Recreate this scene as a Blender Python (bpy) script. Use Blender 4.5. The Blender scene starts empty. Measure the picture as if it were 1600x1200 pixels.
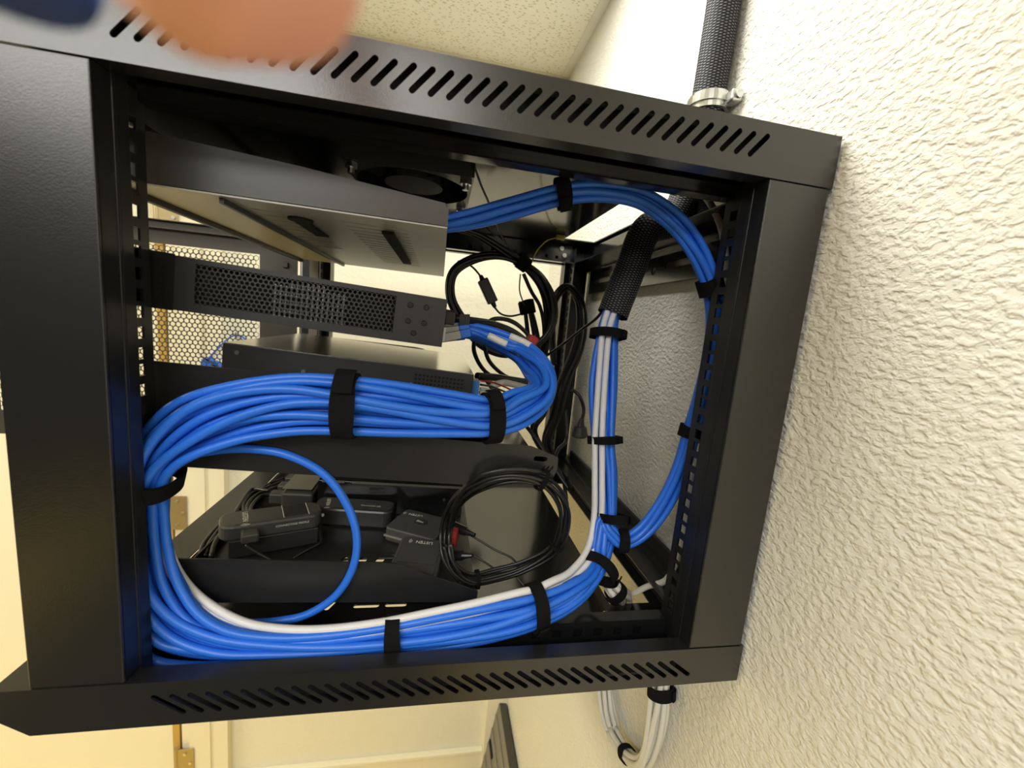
import bpy, bmesh, math, random
from mathutils import Vector, Matrix
random.seed(7)
S = bpy.context.scene
# ---------------------------------------------------------------- camera
F, CX, CY = 637.64, 800.0, 600.0
RM = Matrix(((0.9813, -0.1702, 0.0900), (0.0625, -0.1607, -0.9850), (0.1821, 0.9722, -0.1470)))
CAM = Vector((0.2703, -0.3072, 0.3276))
cd = bpy.data.cameras.new('camera'); cam = bpy.data.objects.new('camera', cd); S.collection.objects.link(cam)
cd.sensor_width = 36; cd.lens = F/1600*36; cd.clip_start = .004; cd.clip_end = 50
_r, _u, _f = RM[0].normalized(), -RM[1], RM[2]
_f = _f.normalized(); _u = (_u-_u.dot(_f)*_f).normalized(); _r = _f.cross(_u)
mw = Matrix.Identity(4)
for i in range(3):
    mw[i][0] = _r[i]; mw[i][1] = _u[i]; mw[i][2] = -_f[i]; mw[i][3] = CAM[i]
cam.matrix_world = mw
cd.dof.use_dof = True; cd.dof.focus_distance = .46
cd.dof.aperture_fstop = cd.lens/1000/0.0022
S.camera = cam
# ---------------------------------------------------------------- world, exposure, lights
S.view_settings.view_transform = 'Standard'; S.view_settings.look = 'None'
S.view_settings.exposure = -.22; S.view_settings.gamma = 1; S.view_settings.use_curve_mapping = False
w = bpy.data.worlds.new('room_air'); S.world = w; w.use_nodes = True
w.node_tree.nodes['Background'].inputs[0].default_value = (1, .95, .86, 1)
w.node_tree.nodes['Background'].inputs[1].default_value = .02
CEIL = 1.026; FLOOR = -1.34; WALLX = .583; WALLY = .925
def area(name, loc, sx, sy, power, col):
    l = bpy.data.lights.new(name, 'AREA'); l.shape = 'RECTANGLE'; l.size = sx; l.size_y = sy
    l.energy = power; l.color = col
    o = bpy.data.objects.new(name, l); o.location = loc; S.collection.objects.link(o); return o
area('troffer_light_over_cabinet', (.22, .27, CEIL-.012), .34, .38, 10, (1, .99, .94))
area('troffer_light_behind', (-.55, -1.25, CEIL-.012), 1.64, .44, 30, (1, .99, .96))
area('troffer_light_behind_far', (-.55, -2.35, CEIL-.012), 1.64, .44, 30, (1, .99, .96))
area('added_warm_fill', (-1.7, .0, CEIL-.012), .55, 1.1, 44, (1, .90, .60))  # added warm fill for the door and lower walls, no known fixture
# ---------------------------------------------------------------- materials
def mat(name, col, rough=.5, metal=0, spec=.5, bump=None, coat=0, emit=None):
    m = bpy.data.materials.new(name); m.use_nodes = True; nt = m.node_tree; b = nt.nodes['Principled BSDF']
    b.inputs['Base Color'].default_value = (*col, 1); b.inputs['Roughness'].default_value = rough
    b.inputs['Metallic'].default_value = metal; b.inputs['Specular IOR Level'].default_value = spec
    b.inputs['Coat Weight'].default_value = coat
    if emit: b.inputs['Emission Color'].default_value = (*emit[0], 1); b.inputs['Emission Strength'].default_value = emit[1]
    if bump:
        sc, st, dist = bump
        tc = nt.nodes.new('ShaderNodeTexCoord'); n = nt.nodes.new('ShaderNodeTexNoise'); bp = nt.nodes.new('ShaderNodeBump')
        n.inputs['Scale'].default_value = sc; n.inputs['Detail'].default_value = 3
        bp.inputs['Strength'].default_value = st; bp.inputs['Distance'].default_value = dist
        nt.links.new(tc.outputs['Object'], n.inputs['Vector']); nt.links.new(n.outputs['Fac'], bp.inputs['Height'])
        nt.links.new(bp.outputs['Normal'], b.inputs['Normal'])
    return m
M = {}
M['coat'] = mat('black_powder_coat', (.011, .011, .0105), .27, spec=.85, bump=(900, .12, .0006))
M['gloss'] = mat('black_gloss_steel', (.012, .012, .013), .14, spec=.8)
M['rail'] = mat('black_rail_steel', (.010, .010, .011), .35)
M['case'] = mat('charcoal_case', (.055, .055, .052), .38, .2, bump=(1500, .1, .0004))
M['case2'] = mat('black_case', (.022, .022, .023), .42)
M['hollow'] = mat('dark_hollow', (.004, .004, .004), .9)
M['tray'] = mat('black_tray_steel', (.016, .016, .017), .33)
M['chrome'] = mat('zinc_plated_steel', (.62, .64, .62), .28, 1)
M['blue'] = mat('blue_cable_jacket', (.022, .165, .78), .40)
M['white'] = mat('white_cable_jacket', (.72, .72, .74), .45)
M['cream'] = mat('cream_cable_jacket', (.70, .68, .60), .5)
M['black'] = mat('black_cable_jacket', (.012, .012, .012), .34)
M['velcro'] = mat('black_hook_and_loop', (.009, .009, .010), .95, spec=.1, bump=(2500, .6, .001))
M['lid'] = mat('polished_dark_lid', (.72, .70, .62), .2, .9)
M['base'] = mat('switch_base_lit', (.46, .45, .41), .38, 0)  # paler than the case: reflected light on the underside put into the colour
M['plastic'] = mat('black_satin_plastic', (.055, .055, .052), .42)
M['plastic2'] = mat('dark_gloss_plastic', (.030, .030, .031), .25)
M['print'] = mat('grey_print', (.62, .61, .56), .6)
M['printd'] = mat('dark_print', (.03, .03, .03), .6)
M['tag'] = mat('white_label_tape', (.75, .75, .70), .5)
M['red'] = mat('red_fabric', (.42, .03, .03), .6)
M['terminal'] = mat('blue_terminal_plastic', (.03, .16, .42), .4)
M['yellow'] = mat('yellow_wire', (.55, .42, .06), .45)
M['clear'] = mat('smoky_plug_plastic', (.35, .35, .33), .2)
M['doorsteel'] = mat('open_door_steel', (.050, .044, .036), .45)
M['trim'] = mat('cream_trim_paint', (.82, .77, .60), .5)
M['doorpaint'] = mat('cream_door_paint', (.84, .80, .64), .5)
M['brass'] = mat('brass_hinge', (.42, .34, .20), .4, .7)
M['woodedge'] = mat('varnished_door_edge', (.52, .33, .08), .4)
M['greymetal'] = mat('grey_painted_steel', (.20, .19, .16), .45)
M['darkmetal'] = mat('dark_painted_steel', (.055, .05, .04), .5)
M['bluebag'] = mat('blue_plastic_bin', (.01, .12, .60), .5)
M['skin'] = mat('skin', (.76, .36, .27), .55)
M['sleeve_blue'] = mat('blue_knit_cuff', (.02, .06, .28), .9)
M['diffuser'] = mat('lamp_diffuser', (.9, .9, .85), .5, emit=((1, .97, .88), 3.0))
M['floor'] = mat('honey_floor', (.90, .66, .14), .55)
M['lampframe'] = mat('white_lamp_frame', (.8, .8, .76), .4)
def wallmat(name, col, scale=190, strength=.8, dist=.0013):
    m = mat(name, col, .7, spec=.25); nt = m.node_tree; b = nt.nodes['Principled BSDF']
    tc = nt.nodes.new('ShaderNodeTexCoord'); mp = nt.nodes.new('ShaderNodeMapping')
    mp.inputs['Scale'].default_value = (1, .75, 1.15); mp.inputs['Rotation'].default_value = (.6, 0, 0)
    n1 = nt.nodes.new('ShaderNodeTexNoise'); n1.inputs['Scale'].default_value = scale; n1.inputs['Detail'].default_value = 3.5
    n1.inputs['Distortion'].default_value = .25
    r = nt.nodes.new('ShaderNodeValToRGB'); r.color_ramp.elements[0].position = .38; r.color_ramp.elements[1].position = .62
    bp = nt.nodes.new('ShaderNodeBump'); bp.inputs['Strength'].default_value = strength; bp.inputs['Distance'].default_value = dist
    nt.links.new(tc.outputs['Object'], mp.inputs['Vector']); nt.links.new(mp.outputs['Vector'], n1.inputs['Vector'])
    nt.links.new(n1.outputs['Fac'], r.inputs['Fac']); nt.links.new(r.outputs['Color'], bp.inputs['Height'])
    nt.links.new(bp.outputs['Normal'], b.inputs['Normal']); return m
M['wall'] = wallmat('textured_cream_wall', (.78, .765, .69))
M['wallfar'] = wallmat('textured_cream_far_wall', (.80, .77, .63), 70, .4, .0012)
def ceilmat():
    m = mat('speckled_ceiling_tile', (.92, .91, .83), .8, spec=.2); nt = m.node_tree; b = nt.nodes['Principled BSDF']
    tc = nt.nodes.new('ShaderNodeTexCoord')
    fs = []
    for rot, sc, th in ((.5, (1, 2.6, 1), .24), (2.0, (1, 2.2, 1), .20)):
        mp = nt.nodes.new('ShaderNodeMapping'); mp.inputs['Rotation'].default_value = (0, 0, rot); mp.inputs['Scale'].default_value = sc
        v = nt.nodes.new('ShaderNodeTexVoronoi'); v.inputs['Scale'].default_value = 70; v.inputs['Randomness'].default_value = 1
        lt = nt.nodes.new('ShaderNodeMath'); lt.operation = 'LESS_THAN'; lt.inputs[1].default_value = th
        nt.links.new(tc.outputs['Object'], mp.inputs['Vector']); nt.links.new(mp.outputs['Vector'], v.inputs['Vector'])
        nt.links.new(v.outputs['Distance'], lt.inputs[0]); fs.append(lt)
    mx = nt.nodes.new('ShaderNodeMath'); mx.operation = 'MAXIMUM'
    nt.links.new(fs[0].outputs[0], mx.inputs[0]); nt.links.new(fs[1].outputs[0], mx.inputs[1])
    mc = nt.nodes.new('ShaderNodeMix'); mc.data_type = 'RGBA'
    mc.inputs[6].default_value = (.92, .91, .83, 1); mc.inputs[7].default_value = (.58, .55, .43, 1)
    nt.links.new(mx.outputs[0], mc.inputs[0]); nt.links.new(mc.outputs[2], b.inputs['Base Color']); return m
M['tile'] = ceilmat()
def sleevemat():
    m = mat('braided_black_sleeve', (.012, .012, .012), .6, spec=.25); nt = m.node_tree; b = nt.nodes['Principled BSDF']
    uv = nt.nodes.new('ShaderNodeUVMap'); mp = nt.nodes.new('ShaderNodeMapping'); mp.inputs['Scale'].default_value = (1, 1, 1)
    ck = nt.nodes.new('ShaderNodeTexChecker'); ck.inputs['Scale'].default_value = 1
    nt.links.new(uv.outputs['UV'], mp.inputs['Vector'])
    sx = nt.nodes.new('ShaderNodeSeparateXYZ'); nt.links.new(mp.outputs['Vector'], sx.inputs[0])
    outs = []
    for ax, k in (('X', 88), ('Y', 2100)):
        a = nt.nodes.new('ShaderNodeMath'); a.operation = 'MULTIPLY'; a.inputs[1].default_value = k
        s = nt.nodes.new('ShaderNodeMath'); s.operation = 'SINE'
        nt.links.new(sx.outputs[ax], a.inputs[0]); nt.links.new(a.outputs[0], s.inputs[0]); outs.append(s)
    mu = nt.nodes.new('ShaderNodeMath'); mu.operation = 'MULTIPLY'
    nt.links.new(outs[0].outputs[0], mu.inputs[0]); nt.links.new(outs[1].outputs[0], mu.inputs[1])
    bp = nt.nodes.new('ShaderNodeBump'); bp.inputs['Strength'].default_value = .9; bp.inputs['Distance'].default_value = .0004
    nt.links.new(mu.outputs[0], bp.inputs['Height']); nt.links.new(bp.outputs['Normal'], b.inputs['Normal'])
    cr = nt.nodes.new('ShaderNodeValToRGB'); cr.color_ramp.elements[0].position = .25; cr.color_ramp.elements[0].color = (.008, .008, .008, 1)
    cr.color_ramp.elements[1].position = .8; cr.color_ramp.elements[1].color = (.20, .20, .23, 1)
    nt.links.new(mu.outputs[0], cr.inputs['Fac']); nt.links.new(cr.outputs['Color'], b.inputs['Base Color'])
    return m
M['braid'] = sleevemat()
# ---------------------------------------------------------------- helpers
def at(px, py, Y):          # point of a sight line on the vertical plane y = Y
    d = RM.transposed() @ Vector(((px-CX)/F, (py-CY)/F, 1)); return CAM + d*((Y-CAM.y)/d.y)
def atx(px, py, X):
    d = RM.transposed() @ Vector(((px-CX)/F, (py-CY)/F, 1)); return CAM + d*((X-CAM.x)/d.x)
def atz(px, py, Z):
    d = RM.transposed() @ Vector(((px-CX)/F, (py-CY)/F, 1)); return CAM + d*((Z-CAM.z)/d.z)
def obj(name, bm, m, parent=None, smooth=False):
    me = bpy.data.meshes.new(name); bmesh.ops.recalc_face_normals(bm, faces=bm.faces[:]); bm.to_mesh(me); bm.free()
    for mm in (m if isinstance(m, (list, tuple)) else [m]): me.materials.append(mm)
    if smooth: me.polygons.foreach_set('use_smooth', [True]*len(me.polygons))
    o = bpy.data.objects.new(name, me); S.collection.objects.link(o)
    if parent: o.parent = parent
    return o
def tag(o, label, cat, group=None, kind=None):
    o['label'] = label; o['category'] = cat
    if group: o['group'] = group
    if kind: o['kind'] = kind
    return o
def thing(name, label, cat, loc=(0, 0, 0), group=None):
    o = bpy.data.objects.new(name, None); S.collection.objects.link(o); o.location = loc; o.empty_display_size = .02
    return tag(o, label, cat, group)
def struct(name, bm, m, parent=None, smooth=False):
    o = obj(name, bm, m, parent, smooth)
    if not parent: o['kind'] = 'structure'
    return o
def box(bm, x0, x1, y0, y1, z0, z1, bev=0, mx=None):
    r = bmesh.ops.create_cube(bm, size=1); vs = r['verts']
    for v in vs:
        v.co = Vector(((x0+x1)/2+v.co.x*(x1-x0), (y0+y1)/2+v.co.y*(y1-y0), (z0+z1)/2+v.co.z*(z1-z0)))
    if bev:
        es = list({e for v in vs for e in v.link_edges})
        rb = bmesh.ops.bevel(bm, geom=es, offset=bev, segments=2, affect='EDGES', profile=.5)
        vs = list({v for f in rb['faces'] for v in f.verts} | {v for v in vs if v.is_valid})
    if mx is not None:
        for v in vs: v.co = mx @ v.co
    return vs
def mbox(x0, x1, y0, y1, z0, z1, bev=0, mx=None):
    bm = bmesh.new(); box(bm, x0, x1, y0, y1, z0, z1, bev, mx); return bm
def cyl(bm, p0, p1, r0, r1=None, seg=16, cap=True):
    r1 = r0 if r1 is None else r1
    p0, p1 = Vector(p0), Vector(p1); d = (p1-p0).normalized()
    a = d.orthogonal().normalized(); b = d.cross(a); rings = []
    for p, r in ((p0, r0), (p1, r1)):
        rings.append([bm.verts.new(p+(a*math.cos(t)+b*math.sin(t))*r) for t in [2*math.pi*i/seg for i in range(seg)]])
    for i in range(seg): bm.faces.new((rings[0][i], rings[0][(i+1) % seg], rings[1][(i+1) % seg], rings[1][i]))
    if cap: bm.faces.new(rings[0][::-1]); bm.faces.new(rings[1])
def plate(bm, outer, holes, fn, th):
    """outline with holes in 2D -> solid sheet; fn(u, v, w) maps to 3D, w runs 0..th"""
    sub = bmesh.new(); loops = []
    for lp in [outer]+holes:
        vs = [sub.verts.new((u, v, 0)) for u, v in lp]
        for i in range(len(vs)): sub.edges.new((vs[i], vs[(i+1) % len(vs)]))
        loops.append(lp)
    bmesh.ops.triangle_fill(sub, use_beauty=True, edges=sub.edges[:])
    sub.verts.index_update(); src = [(v.co.x, v.co.y) for v in sub.verts]
    A = [bm.verts.new(fn(u, v, 0)) for u, v in src]; B = [bm.verts.new(fn(u, v, th)) for u, v in src]
    for f in sub.faces:
        ix = [v.index for v in f.verts]
        bm.faces.new([A[i] for i in ix]); bm.faces.new([B[i] for i in ix][::-1])
    k = 0
    for lp in loops:
        n = len(lp)
        for i in range(n):
            a, b = k+i, k+(i+1) % n
            bm.faces.new((A[a], A[b], B[b], B[a]))
        k += n
    sub.free()
def slot2d(u0, v0, u1, v1, hw, n=5):
    d = Vector((u1-u0, v1-v0)); a = math.atan2(d.y, d.x); pts = []
    for i in range(n+1):
        t = a-math.pi/2+math.pi*i/n; pts.append((u1+hw*math.cos(t), v1+hw*math.sin(t)))
    for i in range(n+1):
        t = a+math.pi/2+math.pi*i/n; pts.append((u0+hw*math.cos(t), v0+hw*math.sin(t)))
    return pts
def rect2d(u0, v0, u1, v1): return [(u0, v0), (u1, v0), (u1, v1), (u0, v1)]
def perf(bm, u0, v0, u1, v1, pitch, hr, fn, th):
    """sheet of round holes on a hexagonal grid, walls of each hole included"""
    s = pitch/math.sqrt(3); dv = pitch*math.sqrt(3)/2; row = 0; v = v0
    while v < v1:
        u = u0+(pitch/2 if row % 2 else 0)
        while u < u1:
            out, inn = [], []
            for i in range(12):
                t = math.pi/6*i; R = s if i % 2 else pitch/2
                t2 = t
                out.append((u+R*math.cos(t2), v+R*math.sin(t2))); inn.append((u+hr*math.cos(t2), v+hr*math.sin(t2)))
            o = [bm.verts.new(fn(a, b, 0)) for a, b in out]; i0 = [bm.verts.new(fn(a, b, 0)) for a, b in inn]
            i1 = [bm.verts.new(fn(a, b, th)) for a, b in inn]
            for i in range(12):
                j = (i+1) % 12
                bm.faces.new((o[i], o[j], i0[j], i0[i])); bm.faces.new((i0[i], i0[j], i1[j], i1[i]))
            u += pitch
        v += dv; row += 1
def spline(pts, n=8):
    P = [Vector(p) for p in pts]; P = [P[0]*2-P[1]]+P+[P[-1]*2-P[-2]]; out = []
    for i in range(1, len(P)-2):
        a, b, c, d = P[i-1:i+3]
        for k in range(n):
            t = k/n; out.append(.5*((2*b)+(c-a)*t+(2*a-5*b+4*c-d)*t*t+(3*b-a-3*c+d)*t**3))
    out.append(P[-2]); return out
def tube(bm, pts, r, seg=10, uv=False, cap=True):
    """sweep with parallel transport; r may be a list; r as tuple list (ra, rb, dirs) handled elsewhere"""
    n = len(pts); T = [(pts[min(i+1, n-1)]-pts[max(i-1, 0)]).normalized() for i in range(n)]
    a = T[0].orthogonal().normalized(); rings = []; L = 0; lens = []
    for i in range(n):
        if i: L += (pts[i]-pts[i-1]).length
        lens.append(L); a = (a-a.dot(T[i])*T[i]).normalized(); b = T[i].cross(a); rr = r[i] if isinstance(r, (list, tuple)) else r
        rings.append([bm.verts.new(pts[i]+(a*math.cos(t)+b*math.sin(t))*rr) for t in [2*math.pi*k/seg for k in range(seg)]])
    lay = bm.loops.layers.uv.verify() if uv else None
    for i in range(n-1):
        for k in range(seg):
            f = bm.faces.new((rings[i][k], rings[i][(k+1) % seg], rings[i+1][(k+1) % seg], rings[i+1][k]))
            if uv:
                for lp, (uu, vv) in zip(f.loops, ((k/seg, lens[i]), ((k+1)/seg, lens[i]), ((k+1)/seg, lens[i+1]), (k/seg, lens[i+1]))): lp[lay].uv = (uu, vv)
    if cap: bm.faces.new(rings[0][::-1]); bm.faces.new(rings[-1])
def cable(name, pts, r, m, label, cat='cable', group=None, n=8, seg=10, parent=None):
    bm = bmesh.new(); tube(bm, spline(pts, n), r, seg); o = obj(name, bm, m, parent, True)
    if not parent: tag(o, label, cat, group)
    return o
def disc(n):
    pts = []; s = 1.0
    for i in range(-6, 7):
        for j in range(-6, 7):
            x = i+(j % 2)*.5+.13; y = j*.866+.07; pts.append((x*x+y*y, x, y))
    pts.sort(); pts = pts[:n]; R = math.sqrt(pts[-1][0]) or 1
    return [(x/R, y/R) for _, x, y in pts]
class Bundle:
    def __init__(s, ctl, n=7):   # ctl: (px, py, y, ra, rb)
        C = [at(c[0], c[1], c[2]) if c[0] > 20 else Vector(c[:3]) for c in ctl]
        s.P = spline(C, n); R = spline([Vector((c[-2], c[-1], 0)) for c in ctl], n)
        s.ra = [max(v.x, .001) for v in R]; s.rb = [max(v.y, .001) for v in R]; N = len(s.P)
        s.T = [(s.P[min(i+1, N-1)]-s.P[max(i-1, 0)]).normalized() for i in range(N)]
        s.B = []; s.A = []
        for t in s.T:
            b = (Vector((0, 1, 0))-t.y*t).normalized(); s.B.append(b); s.A.append(t.cross(b))
    def cable(s, a, b, seed, jit=.10, i0=0, i1=None):
        rn = random.Random(seed); ph = rn.random()*6; ph2 = rn.random()*6; out = []
        i1 = len(s.P) if i1 is None else i1
        for i in range(i0, i1):
            w = jit*math.sin(i*.13+ph); w2 = jit*math.sin(i*.17+ph2); ca, sa = math.cos(w*1.6), math.sin(w*1.6)
            x, y = a*ca-b*sa+w*.5, a*sa+b*ca+w2*.5
            out.append(s.P[i]+s.A[i]*x*s.ra[i]+s.B[i]*y*s.rb[i])
        return out
    def near(s, px, py, lo=0, hi=None):
        best = None
        for i in range(lo, hi or len(s.P)):
            c = RM @ (s.P[i]-CAM); d = (CX+F*c.x/c.z-px)**2+(CY+F*c.y/c.z-py)**2
            if best is None or d < best[0]: best = (d, i)
        return best[1]
    def strap(s, px, py, wid, label, extra=.0040, tail=True, lo=0, hi=None, deep=0):
        i = s.near(px, py, lo, hi); p, t, A, B = s.P[i], s.T[i], s.A[i], s.B[i]; ra, rb = s.ra[i]+extra+.0008, s.rb[i]+extra+.0008+deep/2; p = p-B*(deep/2)
        bm = bmesh.new(); K = 36; rings = []
        for (o, k) in ((-wid/2, 1), (wid/2, 1), (wid/2, .86), (-wid/2, .86)):
            rings.append([bm.verts.new(p+t*(o*(1+.06*math.sin(3*q)))+A*(ra*k*math.copysign(abs(math.cos(q))**.85, math.cos(q)))+B*(rb*k*math.copysign(abs(math.sin(q))**.85, math.sin(q)))) for q in [2*math.pi*j/K for j in range(K)]])
        for r in range(4):
            for j in range(K): bm.faces.new((rings[r][j], rings[r][(j+1) % K], rings[(r+1) % 4][(j+1) % K], rings[(r+1) % 4][j]))
        if tail:   # overlapping free end of the strap on the near side
            q0 = -3.2; vs = []
            for j in range(7):
                q = q0+j*.2; k = 1.05+.02*j
                for o in (-wid*.42, wid*.42):
                    for kk in (0, .0013): vs.append(bm.verts.new(p+t*o+A*((ra*k+kk)*math.cos(q))+B*((rb*k+kk)*math.sin(q))))
            for j in range(6):
                a = vs[j*4:j*4+4]; b = vs[j*4+4:j*4+8]
                for x, y in ((0, 2), (2, 3), (3, 1), (1, 0)): bm.faces.new((a[x], a[y], b[y], b[x]))
            bm.faces.new((vs[0], vs[1], vs[3], vs[2])); bm.faces.new((vs[-4], vs[-3], vs[-1], vs[-2]))
        return tag(obj('cable_strap', bm, M['velcro'], None, False), label, 'cable strap')
def text_bm(s, size, fn, th=.0003, align='CENTER'):
    cu = bpy.data.curves.new('t', 'FONT'); cu.body = s; cu.size = size; cu.align_x = align; cu.align_y = 'CENTER'; cu.extrude = th; cu.resolution_u = 2
    o = bpy.data.objects.new('t', cu); S.collection.objects.link(o); bpy.context.view_layer.update()
    me = o.evaluated_get(bpy.context.evaluated_depsgraph_get()).to_mesh(); bm = bmesh.new(); bm.from_mesh(me)
    for v in bm.verts: v.co = fn(v.co)
    o.to_mesh_clear(); bpy.data.objects.remove(o); bpy.data.curves.remove(cu); return bm
def frame(origin, u, v):
    origin, u, v = Vector(origin), Vector(u).normalized(), Vector(v).normalized(); w = u.cross(v)
    return lambda c: origin+u*c.x+v*c.y+w*c.z
PI = math.pi
# ================================================================ ROOM
struct('wall_right', mbox(WALLX, WALLX+.12, -3.2, WALLY, FLOOR, CEIL), M['wall'])
bm = bmesh.new(); box(bm, -.30, WALLX+.12, WALLY, WALLY+.12, FLOOR, CEIL); box(bm, -2.6, -.36, WALLY, WALLY+.12, FLOOR+2.06, CEIL); box(bm, -2.6, -1.32, WALLY, WALLY+.12, FLOOR, FLOOR+2.06)
box(bm, -.36, -.30, WALLY, WALLY+.12, FLOOR, CEIL)
struct('wall_back', bm, M['wallfar'])
struct('floor', mbox(-2.6, WALLX, -3.2, WALLY, FLOOR-.05, FLOOR), M['floor'])
tag(obj('bounce_blocker_mat', mbox(-1.7, .45, -3.0, -.35, FLOOR, FLOOR+.006, .002), mat('bounce_blocker_dark', (.03, .03, .032), .9)), 'dark sheet added behind the camera to cut floor light on the cabinet', 'mat')  # unseen sheet added to darken what the lower left panels reflect
# ceiling: tiles around the lamp openings, the last for the added warm fill
bm = bmesh.new(); lamps = [(-.05, .55, -.03, .57), (-1.40, .30, -1.50, -1.00), (-1.40, .30, -2.60, -2.10), (-2.0, -1.4, -.6, .6)]
outer = rect2d(-2.6, -3.2, WALLX, WALLY)
plate(bm, outer, [rect2d(a, c, b, d) for a, b, c, d in lamps], lambda u, v, w: Vector((u, v, CEIL+w)), .02)
struct('ceiling', bm, M['tile'])
bm = bmesh.new(); box(bm, WALLX-.020, WALLX-.0002, -3.2, WALLY, CEIL-.003, CEIL-.0002)
struct('trim_1', bm, M['lampframe'])
for i, (a, b, c, d) in enumerate(lamps):
    t = thing('ceiling_light', ['square recessed ceiling lamp right above the wall cabinet', 'long recessed ceiling lamp nearest behind the camera', 'long recessed ceiling lamp furthest behind the camera', 'added lamp panel at the left, warm fill for the lower walls'][i], 'ceiling light', ((a+b)/2, (c+d)/2, CEIL))
    bm = bmesh.new(); plate(bm, rect2d(a-(a+b)/2, c-(c+d)/2, b-(a+b)/2, d-(c+d)/2), [rect2d(a+.03-(a+b)/2, c+.03-(c+d)/2, b-.03-(a+b)/2, d-.03-(c+d)/2)], lambda u, v, w: Vector((u, v, w-.003)), .05)
    obj('lamp_frame', bm, M['lampframe'], t)
    obj('diffuser', mbox(a+.03-(a+b)/2, b-.03-(a+b)/2, c+.03-(c+d)/2, d-.03-(c+d)/2, .012, .018), M['diffuser'], t)
# door in the back wall, casing, hinges
bm = bmesh.new()
for x0, x1, t in ((-.43, -.405, .012), (-.405, -.348, .022), (-.348, -.335, .016), (-.335, -.297, .026)): box(bm, x0, x1, WALLY-t, WALLY+.02, FLOOR, FLOOR+2.06)
box(bm, -1.32, -.297, WALLY-.02, WALLY+.02, FLOOR+2.045, FLOOR+2.11)
struct('trim_2', bm, M['trim'])
bm = bmesh.new(); box(bm, -1.30, -.462, WALLY+.0, WALLY+.035, FLOOR+.01, FLOOR+2.04)
d1 = struct('door_1', bm, M['doorpaint'])
obj('door_edge', mbox(-.461, -.442, WALLY-.002, WALLY+.035, FLOOR+.01, FLOOR+2.04), M['woodedge'], d1)
obj('door_gap', mbox(-.4415, -.4305, WALLY+.006, WALLY+.03, FLOOR+.01, FLOOR+2.04), M['darkmetal'], d1)
for z in (.512, -.278, -1.10):
    bm = bmesh.new(); box(bm, -.436, -.392, WALLY-.026, WALLY-.0235, z-.05, z+.05, .0008)
    cyl(bm, (-.441, WALLY-.022, z-.052), (-.441, WALLY-.022, z+.052), .0065)
    h = obj('hinge', bm, M['brass'], d1); bm = bmesh.new()
    for dx, dz in ((.02, .034), (.034, 0), (.02, -.034)): bm = bmesh.new(); cyl(bm, (-.436+dx, WALLY-.0285, z+dz), (-.436+dx, WALLY-.025, z+dz), .0045, seg=10); obj('screw', bm, M['chrome'], h)
bm = bmesh.new(); box(bm, -.297, .513, WALLY-.014, WALLY, FLOOR, -1.185); box(bm, -.297, .513, WALLY-.020, WALLY, -1.185, -1.170, .003)
struct('baseboard_back', bm, M['trim'])
struct('trim_3', mbox(.513, WALLX, WALLY-.03, WALLY, FLOOR, -.40), M['trim'])
# ================================================================ CABINET
D, W, H = .58, .58, .50
cab = thing('network_cabinet', 'black wall-mounted network cabinet with its side panels off, full of blue cables', 'network cabinet', (D/2, W/2, 0))
def cpart(name, bm, m, parent=None, smooth=False):
    for v in bm.verts: v.co -= Vector((D/2, W/2, 0))
    return obj(name, bm, m, parent or cab, smooth)
X0 = -.026
def capmesh(top):
    bm = bmesh.new(); zs = (.46, .50) if top else (0, .038)
    slots = []
    for i in range(36):
        x = .0705+i*.01226
        slots.append(slot2d(x, .4745, x+.0128, .4893, .0021) if top else slot2d(x+.0175-.012, .0252, x+.0175+.0075, .0108, .0021))
    ch = .014
    if top: outl = [(X0, zs[0]), (D, zs[0]), (D, zs[1]), (X0+.02, zs[1]), (X0, zs[1]-ch)]
    else: outl = [(X0, zs[1]), (X0, ch+.002), (-.004, 0), (D, 0), (D, zs[1])]
    plate(bm, outl, slots, lambda u, v, w: Vector((u, w, v)), .0016)
    plate(bm, outl, [], lambda u, v, w: Vector((u, W-w, v)), .0016)
    box(bm, D-.0016, D, .0016, W-.0016, zs[0], zs[1]); box(bm, X0, X0+.0016, .0016, W-.0016, zs[0]+(0 if top else ch), zs[1]-(ch if top else 0))
    zl = zs[0] if top else zs[1]-.0014
    # folded lips round the cap
    box(bm, X0+.0016, D-.0016, .0016, .0155, zl, zl+.0014); box(bm, X0+.0016, D-.0016, W-.0155, W-.0016, zl, zl+.0014)
    box(bm, D-.045, D-.0016, .0155, W-.0155, zl, zl+.0014); box(bm, X0+.0016, .012, .0155, W-.0155, zl, zl+.0014)
    return bm
def panelmesh(top):
    z = .496 if top else 0.0
    holes = [rect2d(.494, .112 if not top else .148, .555 if top else .547, .485)]
    if top: holes.append([(.234+.052*math.cos(t), .163+.052*math.sin(t)) for t in [2*PI*i/32 for i in range(32)]])
    else:
        holes.append(rect2d(.150, .185, .262, .235)); holes.append(slot2d(.168, .122, .174, .136, .0028))
        holes.append(slot2d(.198, .124, .22, .124, .003)); holes.append(slot2d(.232, .124, .25, .124, .003)); holes.append([(.483+.0025*math.cos(t), .10+.0025*math.sin(t)) for t in [2*PI*i/10 for i in range(10)]])
    bm = bmesh.new(); plate(bm, rect2d(X0+.02 if top else -.002, .0018, D-.002, W-.0018), holes, lambda u, v, w: Vector((u, v, z+w)), .0018); return bm
cpart('top_cap', capmesh(True), M['coat']); cpart('bottom_cap', capmesh(False), M['coat'])
cpart('top_panel', panelmesh(True), M['gloss']); cpart('bottom_panel', panelmesh(False), M['gloss'])
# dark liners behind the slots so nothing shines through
for z0, z1 in ((.470, .494), (.004, .030)): cpart('slot_liner', mbox(.062, .52, .0135, .0150, z0, z1), M['hollow'])
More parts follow.
